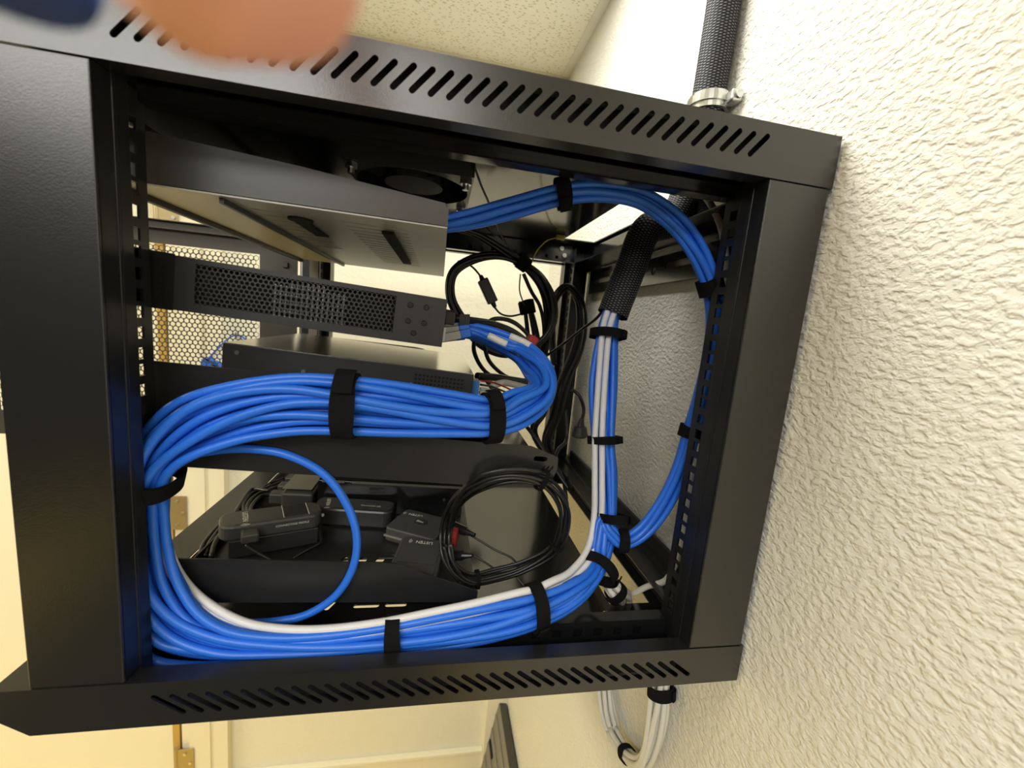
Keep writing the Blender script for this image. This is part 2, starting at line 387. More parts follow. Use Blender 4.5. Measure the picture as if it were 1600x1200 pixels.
# corner side panels (wide flat strips either side of the opening)
for y0, s in ((0, 1), (W, -1)):
    for x0, x1 in ((-.002, .0570), (.5215, .5775)):
        bm = bmesh.new(); ya, yb = sorted((y0+s*.0004, y0+s*.0030)); box(bm, x0, x1, ya, yb, .0385, .4595, .0009)
        cpart('corner_panel', bm, M['coat'])
        bm = bmesh.new(); xi = x1 if x0 < .1 else x0; sx = 1 if x0 < .1 else -1
        xa, xb = sorted((xi, xi-sx*.0016))
        ya, yb = sorted((y0+s*.003, y0+s*.0165)); box(bm, xa, xb, ya, yb, .0385, .4595)
        xa, xb = sorted((xi+sx*.0006, xi-sx*.014)); ya, yb = sorted((y0+s*.0165, y0+s*.0190)); box(bm, xa, xb, ya, yb, .012, .49, .0006)
        xa, xb = sorted((xi+sx*.0004, xi-sx*.003)); ya, yb = sorted((y0+s*.019, y0+s*.0305)); box(bm, xa, xb, ya, yb, .012, .49, .0006)
        xa, xb = sorted((xi-sx*.003, xi-sx*.05)); ya, yb = sorted((y0+s*.028, y0+s*.0305)); box(bm, xa, xb, ya, yb, .012, .49)
        cpart('corner_post', bm, M['rail'])
# horizontal beams with square holes, near and far, top and bottom
for y0, s in ((0, 1), (W, -1)):
    for lo in (True, False):
        bm = bmesh.new(); za, zb = (.004, .029) if lo else (.459, .494)
        sq = [rect2d(x-.0045, .0125, x+.0045, .0210) if lo else rect2d(x-.003, .4665, x+.003, .4725) for x in [.075+.0222*i for i in range(20)]]
        if s == 1 and not lo: sq = []
        ym = .0515 if s == 1 else .045
        plate(bm, rect2d(.05, za, .53, zb), sq, lambda u, v, w: Vector((u, y0+s*(ym+w), v)), .0015)
        zf = zb-.0015 if lo else za; ya, yb = sorted((y0+s*(ym+.0015), y0+s*(ym+.014))); box(bm, .05, .53, ya, yb, zf, zf+.0015)
        if not lo: ya, yb = sorted((y0+s*(ym-.012), y0+s*ym)); box(bm, .05, .53, ya, yb, za+.006, za+.0072)
        cpart('side_beam', bm, M['gloss'])
        if lo: ya, yb = sorted((y0+s*.060, y0+s*.061)); cpart('slot_liner', mbox(.06, .52, ya, yb, .006, .027), M['rail'])
# front and rear cross beams
for x0, x1 in ((.0, .04), (.560, .578)):
    cpart('cross_beam', mbox(x0, x1, .031, W-.031, .445 if x0 > .1 else .452, .492), M['gloss'])
    cpart('cross_beam', mbox(x0, x1, .031, W-.031, .003, .022 if x0 < .1 else .042), M['rail'])
# wall rack bar with keyholes (upper rear) and its ribs
bm = bmesh.new(); hs = [slot2d(y, .425, y+.075, .425, .0045) for y in (.155, .30, .43)]
hs += [[(.265+.006*math.cos(t), .421+.006*math.sin(t)) for t in [2*PI*i/12 for i in range(12)]]]
plate(bm, rect2d(.05, .402, .53, .446), hs, lambda u, v, w: Vector((.572+w, u, v)), .0018)
box(bm, .5738, .580, .05, .53, .402, .404); box(bm, .562, .5738, .05, .53, .444, .4465); box(bm, .562, .5638, .05, .53, .4465, .462)
cpart('wall_bracket', bm, M['gloss'])
cpart('wall_bracket', mbox(.572, .5765, .05, .53, .022, .060), M['tray'])
# rails with square holes, 19 inch pitch
U = .04445
def rail(x, y0, s, flange):
    zs = []
    for k in range(-2, 8):
        for d in (0, .015875, .03175): zs.append(.3551-k*U-d+.0)
    hs = [rect2d(min(s*.0465, s*.0465+s*.0), 0, 0, 0)][:0]
    for z in zs:
        if .03 < z < .47:
            a, b = sorted((y0+s*.0455, y0+s*.0548)); hs.append(rect2d(a, z-.0046, b, z+.0046))
    bm = bmesh.new(); a, b = sorted((y0+s*.0305, y0+s*.0640))
    plate(bm, rect2d(a, .012, b, .488), hs, lambda u, v, w: Vector((x+w, u, v)), .0018)
    return bm
for x, fl in ((.0445, -.02), (.5305, .02)):
    for y0, s in ((0, 1), (W, -1)):
        cpart('rack_rail', rail(x, y0, s, fl), M['rail'])
# fan hanging under the top panel
fan = cpart('fan', mbox(.1745, .2935, .1035, .2225, .4945, .4958), M['plastic2'])
bm = bmesh.new()
plate(bm, rect2d(.1745, .1035, .2935, .2225), [[(.234+.0565*math.cos(t), .163+.0565*math.sin(t)) for t in [2*PI*i/48 for i in range(48)]]], lambda u, v, w: Vector((u, v, .459+w)), .036)
cpart('fan_frame', bm, M['plastic2'], fan)
bm = bmesh.new(); cyl(bm, (.234, .163, .461), (.234, .163, .490), .030, .032, 40)
for k in range(7):
    a = 2*PI*k/7; vs = []
    for j in range(5):
        r = .031+.0055*j
        for z, da in ((.463, -.22), (.488, .25)):
            t = a+da+.05*j; vs.append(bm.verts.new((.234+r*math.cos(t), .163+r*math.sin(t), z)))
    for j in range(4): bm.faces.new((vs[j*2], vs[j*2+1], vs[j*2+3], vs[j*2+2]))
cpart('fan_rotor', bm, M['plastic2'], fan)
bm = bmesh.new()
for i in range(4):
    cyl(bm, (.234+(.052 if i % 2 else -.052), .163+(.052 if i > 1 else -.052), .449), (.234+(.052 if i % 2 else -.052), .163+(.052 if i > 1 else -.052), .459), .003, seg=10)
    cyl(bm, (.234+(.052 if i % 2 else -.052), .163+(.052 if i > 1 else -.052), .454), (.234+(.052 if i % 2 else -.052), .163+(.052 if i > 1 else -.052), .4585), .0058, seg=6)
bm.free()
for i in range(4):
    x, y = .234+(.052 if i % 2 else -.052), .163+(.052 if i > 1 else -.052); bm = bmesh.new()
    cyl(bm, (x, y, .449), (x, y, .4595), .003, seg=10); cyl(bm, (x, y, .454), (x, y, .4585), .0058, seg=6); cpart('fan_screw', bm, M['chrome'], fan)
# hinge rod, screw heads
bm = bmesh.new(); cyl(bm, (.004, .566, .05), (.004, .566, .45), .0058, seg=14); cpart('hinge_rod', bm, M['chrome'])
bm = bmesh.new(); box(bm, .022, .038, .541, .545, .10, .44, .0005); cpart('latch_plate', bm, M['greymetal'])
bm = bmesh.new()
for p in ((.512, .5335, .474), (.505, .5335, .487)): bm = bmesh.new(); cyl(bm, p, (p[0], p[1]-.004, p[2]), .0045, seg=10); cpart('screw', bm, M['chrome'])
# open front door, swung back along the far side
door = cpart('front_door', mbox(-.588, -.010, .5775, .5785, .040, .041), M['doorsteel'])
bm = bmesh.new(); u0, u1, v0, v1 = -.515, -.078, .085, .414
cp = [(u0, v0), (u1, v0), (u1, v1), (u0, v1)]
plate(bm, rect2d(-.588, .04, -.010, .456), [cp], lambda u, v, w: Vector((u, .577+w, v)), .0016)
box(bm, -.588, -.075, .569, .577, .4545, .456); box(bm, -.588, -.0115, .566, .577, .440, .4415)
box(bm, -.036, -.026, .571, .577, .394, .404, .001)
cpart('door_frame', bm, M['doorsteel'], door)
bm = bmesh.new(); perf(bm, u0+.003, v0+.004, u1-.003, v1-.003, .0094, .0041, lambda u, v, w: Vector((u, .5775+w, v)), .0012)
cpart('perforated_sheet', bm, M['doorsteel'], door)
# cable clamp ring on top
bm = bmesh.new()
CL = Vector((.5635, .172, .596))
for rr, z0, z1 in ((.0225, -.006, .000), (.0245, .000, .008), (.0225, .008, .0115)):
    K = 32; a = [[bm.verts.new(CL+Vector((r*math.cos(t), r*math.sin(t), z))) for t in [2*PI*i/K for i in range(K)]] for r, z in ((rr, z0), (rr, z1), (rr-.0035, z1), (rr-.0035, z0))]
    for q in range(4):
        for i in range(K): bm.faces.new((a[q][i], a[q][(i+1) % K], a[(q+1) % 4][(i+1) % K], a[(q+1) % 4][i]))
box(bm, CL.x+.006, CL.x+.020, CL.y-.034, CL.y-.018, CL.z-.004, CL.z+.008, .002)
cyl(bm, (CL.x+.013, CL.y-.037, CL.z+.002), (CL.x+.013, CL.y-.033, CL.z+.002), .0045, seg=10)
tag(obj('conduit_clamp', bm, M['chrome']), 'zinc conduit clamp gripping the braided sleeve above the cabinet top', 'clamp')
# ================================================================ RACK EQUIPMENT
def sag(x0, z0, ang):
    return Matrix.Translation((x0, 0, z0)) @ Matrix.Rotation(ang, 4, 'Y') @ Matrix.Translation((-x0, 0, -z0))
def tbm(bm, mx, parent, name, m, smooth=False):
    inv = parent.matrix_basis.inverted() if parent else Matrix()
    for v in bm.verts: v.co = inv @ (mx @ v.co)
    return obj(name, bm, m, parent, smooth)
# 1. upper switch: tapering case, slotted underside
sw = thing('network_switch', 'grey rack switch with slotted underside, above the honeycomb-sided server', 'network switch', (.15, .29, .405))
I = Matrix()
bm = bmesh.new(); sec = [(.020, .407, .447), (.150, .4055, .4365), (.2715, .4035, .4235)]
zt = .0015
loops = []
for y in (.068, .51):
    loops.append([bm.verts.new((x, y, zb+zt)) for x, zb, _ in sec]+[bm.verts.new((x, y, z)) for x, _, z in sec[::-1]])
n = 6; bm.faces.new(loops[0]); bm.faces.new(loops[1][::-1])
for i in range(n):
    if i in (0, 1): continue
    bm.faces.new((loops[0][i], loops[0][(i+1) % n], loops[1][(i+1) % n], loops[1][i]))
bmesh.ops.bevel(bm, geom=[e for e in bm.edges if e.calc_length() > .3 and max(v.co.z for v in e.verts) > .41], offset=.003, segments=3, affect='EDGES')
tbm(bm, I, sw, 'case', M['case'])
def zu(x): return .4070-.0035*(x-.02)/.2515
bm = bmesh.new(); hs = []
for i in range(10): hs.append(slot2d(.100+.0*i, .105+i*.021, .134, .105+i*.021, .0028, 2))
for i in range(17): hs.append(slot2d(.178, .105+i*.0175, .232, .105+i*.0175, .0027, 2))
plate(bm, rect2d(.021, .069, .2712, .509), hs, lambda u, v, w: Vector((u, v, zu(u)+w)), .0013); tbm(bm, I, sw, 'base_plate', M['base'])
tbm(mbox(.023, .27, .071, .506, .4095, .4105), I, sw, 'circuit_board', M['hollow'])
bm = bmesh.new(); box(bm, .210, .222, .115, .345, .4005, .4035, .001); tbm(bm, I, sw, 'rubber_pad', M['hollow'])
bm = bmesh.new(); vs = []
cyl(bm, (.137, .12, .4035), (.137, .12, .4062), .011, seg=20)
box(bm, .128, .142, .13, .20, .4035, .4062, .001); tbm(bm, I, sw, 'adhesive_pad', M['hollow'])
bm = bmesh.new(); box(bm, .090, .0935, .075, .50, .4015, .4065); tbm(bm, I, sw, 'base_bar', M['case2'])  # thin dark bar across the underside
bm = bmesh.new(); box(bm, .014, .0205, .0655, .512, .402, .447, .001); tbm(bm, I, sw, 'front_panel', M['case2'])
# 2. perforated 1U server
s2 = sag(.045, .357, .062)
sv = thing('rack_server', 'slim rack server with honeycomb holes on its side, below the switch', 'server', (.16, .29, .315))
zb, ztp = .3145, .3575
bm = bmesh.new(); y0 = .069
px0, px1, pz0, pz1 = .0755, .232, .3215, .3535
plate(bm, rect2d(.060, zb, .276, ztp), [rect2d(px0, pz0, px1, pz1)], lambda u, v, w: Vector((u, y0+w, v)), .0014)
box(bm, .060, .276, y0+.0014, .51, ztp-.0014, ztp); box(bm, .060, .276, y0+.0014, .51, zb, zb+.0014); box(bm, .060, .276, .5086, .51, zb, ztp)
box(bm, .2746, .276, y0+.0014, .51, zb, ztp)
tbm(bm, s2, sv, 'case', M['case2'])
bm = bmesh.new(); perf(bm, px0+.002, pz0+.002, px1-.001, pz1-.001, .0040, .00155, lambda u, v, w: Vector((u, y0+.0003+w, v)), .0008)
tbm(bm, s2, sv, 'perforated_side', M['case2'])
bm = bmesh.new()
for k in range(14): box(bm, .133+k*.0042, .1345+k*.0042, y0+.004, y0+.010, zb+.006+.0*(k % 3), ztp-.006-(.004 if k < 3 or k > 9 else 0))
tbm(bm, s2, sv, 'heat_sink', M['chrome'])
tbm(mbox(.061, .273, y0+.011, y0+.013, zb+.002, ztp-.002), s2, sv, 'inner_wall', M['hollow'])
bm = bmesh.new(); box(bm, .0385, .061, .0665, .0690, zb-.0005, ztp+.001); box(bm, .036, .0385, .045, .0690, zb-.0005, ztp+.001)
tbm(bm, s2, sv, 'mounting_ear', M['rail'])
bm = bmesh.new(); 
for z in (.349, .329): bm = bmesh.new(); cyl(bm, (.052, .0665, z), (.052, .065, z), .0035, seg=12); tbm(bm, s2, sv, 'screw', M['rail'])
bm = bmesh.new()
for x, z in ((.2445, .3475), (.2585, .3475), (.2440, .3335), (.2580, .3335), (.2500, .3235)):
    bm = bmesh.new(); cyl(bm, (x, y0, z), (x, y0-.0007, z), .0026, .0020, seg=14); tbm(bm, s2, sv, 'screw', M['rail'])
for q in ((.276, .286, .11, .125, .335, .348, .001), (.276, .284, .13, .145, .338, .350, .001), (.276, .300, .175, .19, .333, .347, .002)):
    tbm(mbox(*q), s2, sv, 'rear_plug', M['black'])
bm = bmesh.new(); box(bm, .2762, .2785, .10, .32, .318, .332); tbm(bm, s2, sv, 'port_row', M['chrome'])
# 3. small black box on upper shelf
s3 = sag(.069, .284, .060)
pr = thing('control_processor', 'black half-width box with pale reflecting lid and blue rear terminals on the upper shelf', 'processor', (.19, .22, .26))
bm = bmesh.new(); box(bm, .069, .3095, .122, .345, .2405, .2845, .0008); tbm(bm, s3, pr, 'case', M['case2'])
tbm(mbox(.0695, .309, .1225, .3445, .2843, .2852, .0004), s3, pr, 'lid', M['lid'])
bm = bmesh.new(); hx = []
for r in range(4):
    for c in range(13):
        cyl(bm, (.250+c*.0040, .1222, .2770-r*.0042), (.250+c*.0040, .1213, .2770-r*.0042), .0013, seg=8)
tbm(bm, s3, pr, 'vent_hole', M['hollow'])
bm = bmesh.new()
for x, z in ((.082, .277), (.142, .266), (.246, .266)): bm = bmesh.new(); cyl(bm, (x, .122, z), (x, .1207, z), .0021, seg=10); tbm(bm, s3, pr, 'screw', M['chrome'])
for z0 in (.262, .243):
    bm = bmesh.new(); box(bm, .3095, .3175, .128, .150, z0, z0+.015, .0006); tbm(bm, s3, pr, 'terminal_block', M['terminal'])
bm = bmesh.new(); box(bm, .3095, .318, .16, .30, .245, .256, .0006); tbm(bm, s3, pr, 'port_row', M['clear'])
# shelves
def shelf(label, zt, zbm, xr, xtap, ztap, ang, y0=.064, slots=True):
    t = thing('rack_shelf', label, 'shelf', (.18, .29, zbm)); mx = sag(.045, zt, ang)
    prof = [(.046, zbm), (xr, zbm), (xr, zbm+.012), (xtap, ztap), (.046, zt)]
    # soften the corner where the lip starts to fall away
    prof = [(.046, zbm), (xr, zbm), (xr, zbm+.012), (xtap+.022, ztap-.0062), (xtap+.008, ztap-.001), (xtap-.006, ztap+.0002), (.046, zt)]
    for y in (y0, W-y0-.0016):
        bm = bmesh.new(); plate(bm, prof, [], lambda u, v, w: Vector((u, y+w, v)), .0016); tbm(bm, mx, t, 'side_lip', M['tray'])
    bm = bmesh.new(); hs = []
    if slots:
        for i in range(9):
            for j in range(4 if zbm > .1 else 0): hs.append(slot2d(.10+i*.016, .10+j*.10, .106+i*.016, .13+j*.10, .0028, 3))
    if zbm < .1: hs += [slot2d(.178+i*.0185, .112, .186+i*.0185, .134, .0042, 3) for i in range(4)]
    plate(bm, rect2d(.046, y0+.0018, xr, W-y0-.0018), hs, lambda u, v, w: Vector((u, v, zbm+w)), .0016); tbm(bm, mx, t, 'tray', M['tray'])
    bm = bmesh.new(); box(bm, .0425, .0443, .040, W-.040, zbm, zbm+.011); tbm(bm, Matrix(), t, 'front_panel', M['tray'])
    return t
shelf('upper black rack shelf behind the blue bundle, carrying the half-width box', .2718, .2290, .335, .232, .2712, .040)
shelf('lowest black vented rack shelf, holding the small receiver boxes', .0995, .0570, .3255, .236, .0985, .036)
t = thing('rack_shelf', 'deep plain black shelf between the other two, oval hole at its rear', 'shelf', (.2, .29, .19))
mx = sag(.045, .2285, .048); zb3, zt3 = .1845, .2275
prof = [(.046, zb3), (.310, zb3), (.388, zb3+.002), (.394, zb3+.022), (.393, zb3+.034), (.365, zt3), (.046, zt3)]
hs = [slot2d(.371, .2155, .380, .2155, .0026)]+[slot2d(.378+i*.004, .203, .381+i*.004, .2085, .0009, 3) for i in range(3)]
bm = bmesh.new(); plate(bm, prof, hs, lambda u, v, w: Vector((u, .0625+w, v)), .0016); tbm(bm, mx, t, 'side_lip', M['tray'])
bm = bmesh.new(); plate(bm, prof, [], lambda u, v, w: Vector((u, .5159+w, v)), .0016); tbm(bm, mx, t, 'side_lip', M['tray'])
tbm(mbox(.046, .362, .0641, .5159, zt3-.0016, zt3-.0002), mx, t, 'tray', M['gloss']); tbm(mbox(.0425, .0443, .040, .54, zb3, zt3), Matrix(), t, 'front_panel', M['tray'])
# items on the lowest shelf ----------------------------------------------------
ms = sag(.045, .0995, .036); ZS = .0588
def onshelf(loc, rz, dz=0, rx=0): return ms @ Matrix.Translation((loc[0], loc[1], ZS+dz)) @ Matrix.Rotation(rz, 4, 'Z') @ Matrix.Rotation(rx, 4, 'X')
def rbox(bm, lx, ly, h, rad, bev):
    pts = []
    for cx, cy, a0 in ((lx/2-rad, ly/2-rad, 0), (-lx/2+rad, ly/2-rad, PI/2), (-lx/2+rad, -ly/2+rad, PI), (lx/2-rad, -ly/2+rad, 1.5*PI)):
        for k in range(6): pts.append((cx+rad*math.cos(a0+k*PI/10), cy+rad*math.sin(a0+k*PI/10)))
    levels = [(0, bev*.6), (bev, 0), (h-bev, 0), (h-bev*.3, bev*.3), (h, bev)]; rings = []
    for z, ins in levels: rings.append([bm.verts.new((x*(1-2*ins/lx), y*(1-2*ins/ly), z)) for x, y in pts])
    n = len(pts)
    for a, b in zip(rings, rings[1:]):
        for i in range(n): bm.faces.new((a[i], a[(i+1) % n], b[(i+1) % n], b[i]))
    bm.faces.new(rings[0][::-1]); bm.faces.new(rings[-1])
def logo(t, mx, size, c, rot, z):
    R = mx @ Matrix.Translation((c[0], c[1], z)) @ Matrix.Rotation(rot, 4, 'Z')
    bm = text_bm('LISTEN', size, lambda co: R @ Vector((co.x, co.y, co.z)), .0001)
    m2 = bmesh.new()
    for k in range(3):   # the little slanted wave mark after the word
        for j in range(5):
            a = -.9+.36*j; b = a+.36; r = size*(.25+.22*k)
            q = [(r*math.cos(a), r*math.sin(a)), (r*math.cos(b), r*math.sin(b)), ((r+size*.09)*math.cos(b), (r+size*.09)*math.sin(b)), ((r+size*.09)*math.cos(a), (r+size*.09)*math.sin(a))]
            vs = [m2.verts.new(R @ Vector((size*2.0+x, y, .0001))) for x, y in q]; m2.faces.new(vs)
    inv = t.matrix_basis.inverted()
    for b_, nm in ((bm, 'logo'), (m2, 'logo_mark')):
        for v in b_.verts: v.co = inv @ v.co
        obj(nm, b_, M['print'], t)
# receiver A: long one at the left
mA = onshelf((.1005, .158), .42, .020); 
rA = thing('listening_receiver', 'long black receiver with rounded end and side-on LISTEN logo, at the shelf\'s left', 'receiver', mA.translation)
bm = bmesh.new(); rbox(bm, .098, .036, .018, .012, .003); tbm(bm, mA, rA, 'case', M['plastic'])
tbm(mbox(.010, .034, -.014, .014, .0178, .0184, .0002), mA, rA, 'display', M['plastic2'])
bm = bmesh.new(); box(bm, .0095, .0100, -.015, .015, .0178, .0186); box(bm, .0345, .0350, -.015, .015, .0178, .0186); tbm(bm, mA, rA, 'display_trim', M['print'])
logo(rA, mA, .0075, (-.026, .0), -PI/2, .0182)
bm = text_bm('CONNECTING PEOPLE', .0032, lambda co: Vector((co.x+.018, -.0182-co.z, .0105+co.y))); tbm(bm, mA, rA, 'small_print', M['print'])
bm = bmesh.new(); box(bm, -.030, -.014, -.032, -.017, .003, .013, .002); tbm(bm, mA, rA, 'power_plug', M['plastic'])
bm = bmesh.new(); bmesh.ops.create_uvsphere(bm, u_segments=10, v_segments=8, radius=.0022)
for v in bm.verts: v.co += Vector((.051, -.002, .008))
tbm(bm, mA, rA, 'indicator_lamp', M['white'])
tbm(mbox(-.04, .045, -.016, .015, -.0195, 0, .001), mA, rA, 'stand', M['plastic2'])
# receiver B: behind, with print
mB = onshelf((.178, .218), -.06, .0)
rB = thing('listening_receiver', 'black receiver with a grey label, lying behind the long one under the blue loop', 'receiver', mB.translation)
bm = bmesh.new(); rbox(bm, .098, .034, .024, .010, .003); tbm(bm, mB, rB, 'case', M['plastic2'])
logo(rB, mB, .0065, (-.034, .0), -PI/2+.2, .0241)
bm = bmesh.new()
for k, (wd, y) in enumerate(((.022, .008), (.014, -.001), (.018, -.005), (.018, -.0075))): box(bm, .010, .010+wd, y-.0010, y+.0010, .0240, .0243)
tbm(bm, mB, rB, 'printed_label', M['printd'])
bm = text_bm('TRANSCEIVER', .0040, lambda co: Vector((co.x+.020, co.y-.004, .0243+co.z)), .0001); tbm(bm, mB, rB, 'small_print', M['print'])
# receiver C: tilted square box with round button
mC = onshelf((.262, .185), -.42, .0)
rC = thing('listening_receiver', 'square black receiver with round centre button, tilted behind the near one', 'receiver', mC.translation)
bm = bmesh.new(); rbox(bm, .066, .056, .018, .006, .002); tbm(bm, mC, rC, 'case', M['plastic'])
bm = bmesh.new(); cyl(bm, (.0, .002, .0175), (.0, .002, .0188), .0085, seg=28); tbm(bm, mC, rC, 'button', M['plastic2'])
bm = bmesh.new()
for k in range(5): box(bm, -.005+k*.002, -.004+k*.002, .000, .004-.0006*k, .0188, .0191)
tbm(bm, mC, rC, 'button_mark', M['print'])
logo(rC, mC, .0060, (-.014, .016), PI+.15, .0181)
bm = bmesh.new(); box(bm, -.033, .033, -.0285, -.0265, .006, .0085); tbm(bm, mC, rC, 'edge_trim', M['greymetal'])
# receiver D: nearest box, upside-down logo
mD = onshelf((.2635, .1075), -.16, .004, .10)
rD = thing('listening_receiver', 'nearest black receiver, upside-down LISTEN logo, leaning on the shelf lip', 'receiver', mD.translation)
bm = bmesh.new(); rbox(bm, .050, .066, .017, .006, .0025); tbm(bm, mD, rD, 'case', M['plastic'])
tbm(mbox(-.019, .021, -.030, .016, .0168, .0177, .0004), mD, rD, 'cover', M['plastic'])
tbm(mbox(-.019, .021, -.0125, -.0118, .0176, .0181), mD, rD, 'cover_ridge', M['plastic2'])
logo(rD, mD, .0062, (.002, .0245), PI, .0172)
# black metal box behind
bk = thing('power_unit', 'low black metal box with bright folded top edge, at the back of the lowest shelf', 'power unit', (.20, .26, .06))
bm = bmesh.new(); box(bm, .125, .318, .240, .40, ZS, .1035, .0008); tbm(bm, ms, bk, 'case', M['gloss'])
bm = bmesh.new(); box(bm, .130, .158, .2392, .2400, .1010, .1040); box(bm, .168, .316, .2392, .2400, .1010, .1040); tbm(bm, ms, bk, 'top_edge', M['greymetal'])
bm = bmesh.new()
for x, z in ((.159, .085), (.292, .083)): bm = bmesh.new(); cyl(bm, (x, .240, z), (x, .2385, z), .0020, seg=10); tbm(bm, ms, bk, 'screw', M['chrome'])
# power strip at back left with plugs
ps = thing('power_strip', 'black power strip with a row of plugs, at the back left of the lowest shelf', 'power strip', (.10, .3, .06))
bm = bmesh.new(); box(bm, .083, .122, .232, .46, ZS, ZS+.028, .003); tbm(bm, ms, ps, 'body', M['plastic'])
bm = bmesh.new()
for k in range(4): box(bm, .066, .0835, .240+k*.028, .256+k*.028, ZS+.008, ZS+.022, .002)
tbm(bm, ms, ps, 'plug', M['plastic'])
bm = bmesh.new(); box(bm, .082, .118, .24, .45, ZS+.0302, ZS+.0308); tbm(bm, ms, ps, 'socket_plate', M['greymetal'])
# ================================================================ BLUE CABLES
RC = .00365
GA = 'blue cables of the main bundle'
A = Bundle([(706, 517, .17, .007, .040), (735, 516, .172, .007, .036), (775, 530, .165, .009, .032), (817, 552, .15, .0105, .028), (842, 585, .12, .0125, .026), (840, 617, .092, .0125, .021),
            (808, 640, .066, .019, .013), (768, 653, .052, .0170, .010), (700, 649, .048, .0185, .010), (620, 641, .046, .0205, .010), (540, 634, .045, .0215, .010), (460, 632, .045, .0230, .010), (380, 644, .046, .0245, .010), (312, 667, .047, .0255, .011), (262, 702, .049, .020, .014),
            (240, 745, .051, .0125, .018), (236, 790, .054, .0125, .019), (238, 845, .054, .0130, .017), (250, 905, .050, .0165, .015), (288, 960, .044, .0185, .013), (350, 994, .038, .0150, .010), (430, 1005, .035, .0120, .008), (520, 1004, .034, .0120, .008),
            (615, 994, .034, .0125, .008), (700, 982, .035, .0150, .008), (780, 966, .038, .0165, .008), (838, 948, .044, .0160, .008), (890, 924, .058, .0160, .008), (925, 893, .080, .0130, .009), (943, 850, .10, .0100, .010), (948, 808, .115, .0090, .010),
            (945, 745, .128, .0125, .009), (941, 687, .14, .0120, .0095), (940, 600, .155, .0175, .008), (946, 523, .165, .0135, .0095), (953, 490, .170, .0105, .0095), (975, 440, .173, .0090, .009)])
NA = 14; dd = disc(NA)
for k, (a, b) in enumerate(dd):
    P = A.cable(a, b, 100+k, .12); bm = bmesh.new(); tube(bm, P, RC, 9)
    o = tag(obj('network_cable', bm, M['blue'], None, True), 'blue cable in the thick bundle from server rear round the left to the sleeve', 'cable', GA)
    p, q = P[0], (P[0]-P[3]).normalized(); up = Vector((0, 0, 1))
    mm = Matrix.Identity(4); xx = q; yy = up.cross(xx).normalized(); zz = xx.cross(yy)
    for r_ in range(3): mm[r_][0] = xx[r_]; mm[r_][1] = yy[r_]; mm[r_][2] = zz[r_]; mm[r_][3] = p[r_]
    obj('plug', mbox(-.002, .017, -.0055, .0055, -.0042, .0042, .0006, mm), M['clear'], o)
    obj('plug_boot', mbox(-.014, -.002, -.0048, .0048, -.0045, .0045, .0012, mm), M['blue'], o)
    if k in (0, 2, 3, 5, 6, 9, 11):
        i0 = 13+(k % 3)*2; bm = bmesh.new(); tube(bm, P[i0:i0+6], RC+.0004, 9); obj('label_tape', bm, M['tag'], o, True)
Bb = Bundle([(690, 352, .120, .0060, .012), (740, 342, .115, .0075, .011), (800, 325, .105, .0085, .010), (880, 302, .092, .0090, .008), (940, 297, .088, .0095, .007), (1000, 308, .084, .0100, .006), (1050, 343, .080, .0105, .006), (1085, 388, .078, .0085, .007),
             (1108, 440, .076, .0062, .008), (1117, 490, .078, .0062, .008), (1113, 550, .080, .007, .008), (1098, 615, .082, .0075, .008), (1080, 675, .083, .0062, .008), (1062, 735, .084, .0075, .007), (1035, 790, .086, .0085, .006), (1003, 830, .088, .0075, .006),
             (972, 845, .088, .0065, .006), (950, 828, .094, .007, .006), (941, 816, .100, .006, .006), (936, 850, .090, .007, .007), (930, 890, .080, .0075, .007), (900, 930, .060, .0085, .006), (840, 964, .046, .0080, .006), (740, 992, .038, .0075, .006),
            (615, 1009, .037, .007, .006), (480, 1020, .037, .007, .006), (380, 1024, .039, .010, .007), (300, 1018, .041, .014, .008), (250, 1000, .044, .015, .010), (224, 950, .048, .010, .012), (220, 880, .052, .006, .012), (222, 800, .054, .005, .012), (226, 730, .052, .006, .012)])
for k, (a, b) in enumerate(disc(6)):
    bm = bmesh.new(); tube(bm, Bb.cable(a, b, 300+k, .10), RC, 9)
    tag(obj('network_cable', bm, M['blue'], None, True), 'blue cable arching from the top switch to the right rail', 'cable', 'blue cables from the top switch')
Wb = Bundle([(975, 440, .168, .004, .004), (953, 492, .158, .004, .004), (946, 523, .1515, .004, .003), (941, 580, .147, .004, .003), (937, 640, .138, .004, .003), (935, 687, .1275, .0042, .003), (935, 745, .1165, .0042, .003), (934, 808, .1035, .0042, .003), (923, 860, .086, .0042, .003), (895, 897, .066, .0045, .003),
             (862, 915, .050, .0045, .003), (838, 926, .044, .004, .003), (808, 933, .040, .004, .003), (740, 950, .036, .004, .003), (670, 964, .034, .0035, .003), (600, 978, .033, .0035, .003), (520, 989, .033, .0040, .003), (450, 991, .035, .0045, .003), (380, 978, .040, .003, .003), (320, 945, .046, .002, .003), (280, 905, .055, .002, .003), (258, 860, .055, .002, .003), (244, 800, .056, .002, .003)])
for k, (a, b) in enumerate(((-1, .2), (1, -.2))):
    bm = bmesh.new(); tube(bm, Wb.cable(a, b, 500+k, .05), .0036, 9)
    tag(obj('network_cable', bm, M['white'], None, True), 'white network cable running beside the blue bundle from sleeve to lower left', 'cable', 'white cables in the main bundle')
cable('network_cable', [at(*p) for p in ((236, 770, .060), (250, 735, .060), (290, 714, .060), (345, 703, .060), (400, 702, .060), (452, 712, .060), (505, 740, .060), (540, 785, .060), (557, 835, .060), (552, 885, .060), (525, 930, .060), (480, 960, .060), (430, 971, .060), (385, 974, .062), (340, 978, .066), (290, 960, .068))], RC, M['blue'],
      'single blue network cable making a lone round loop at the lower left')
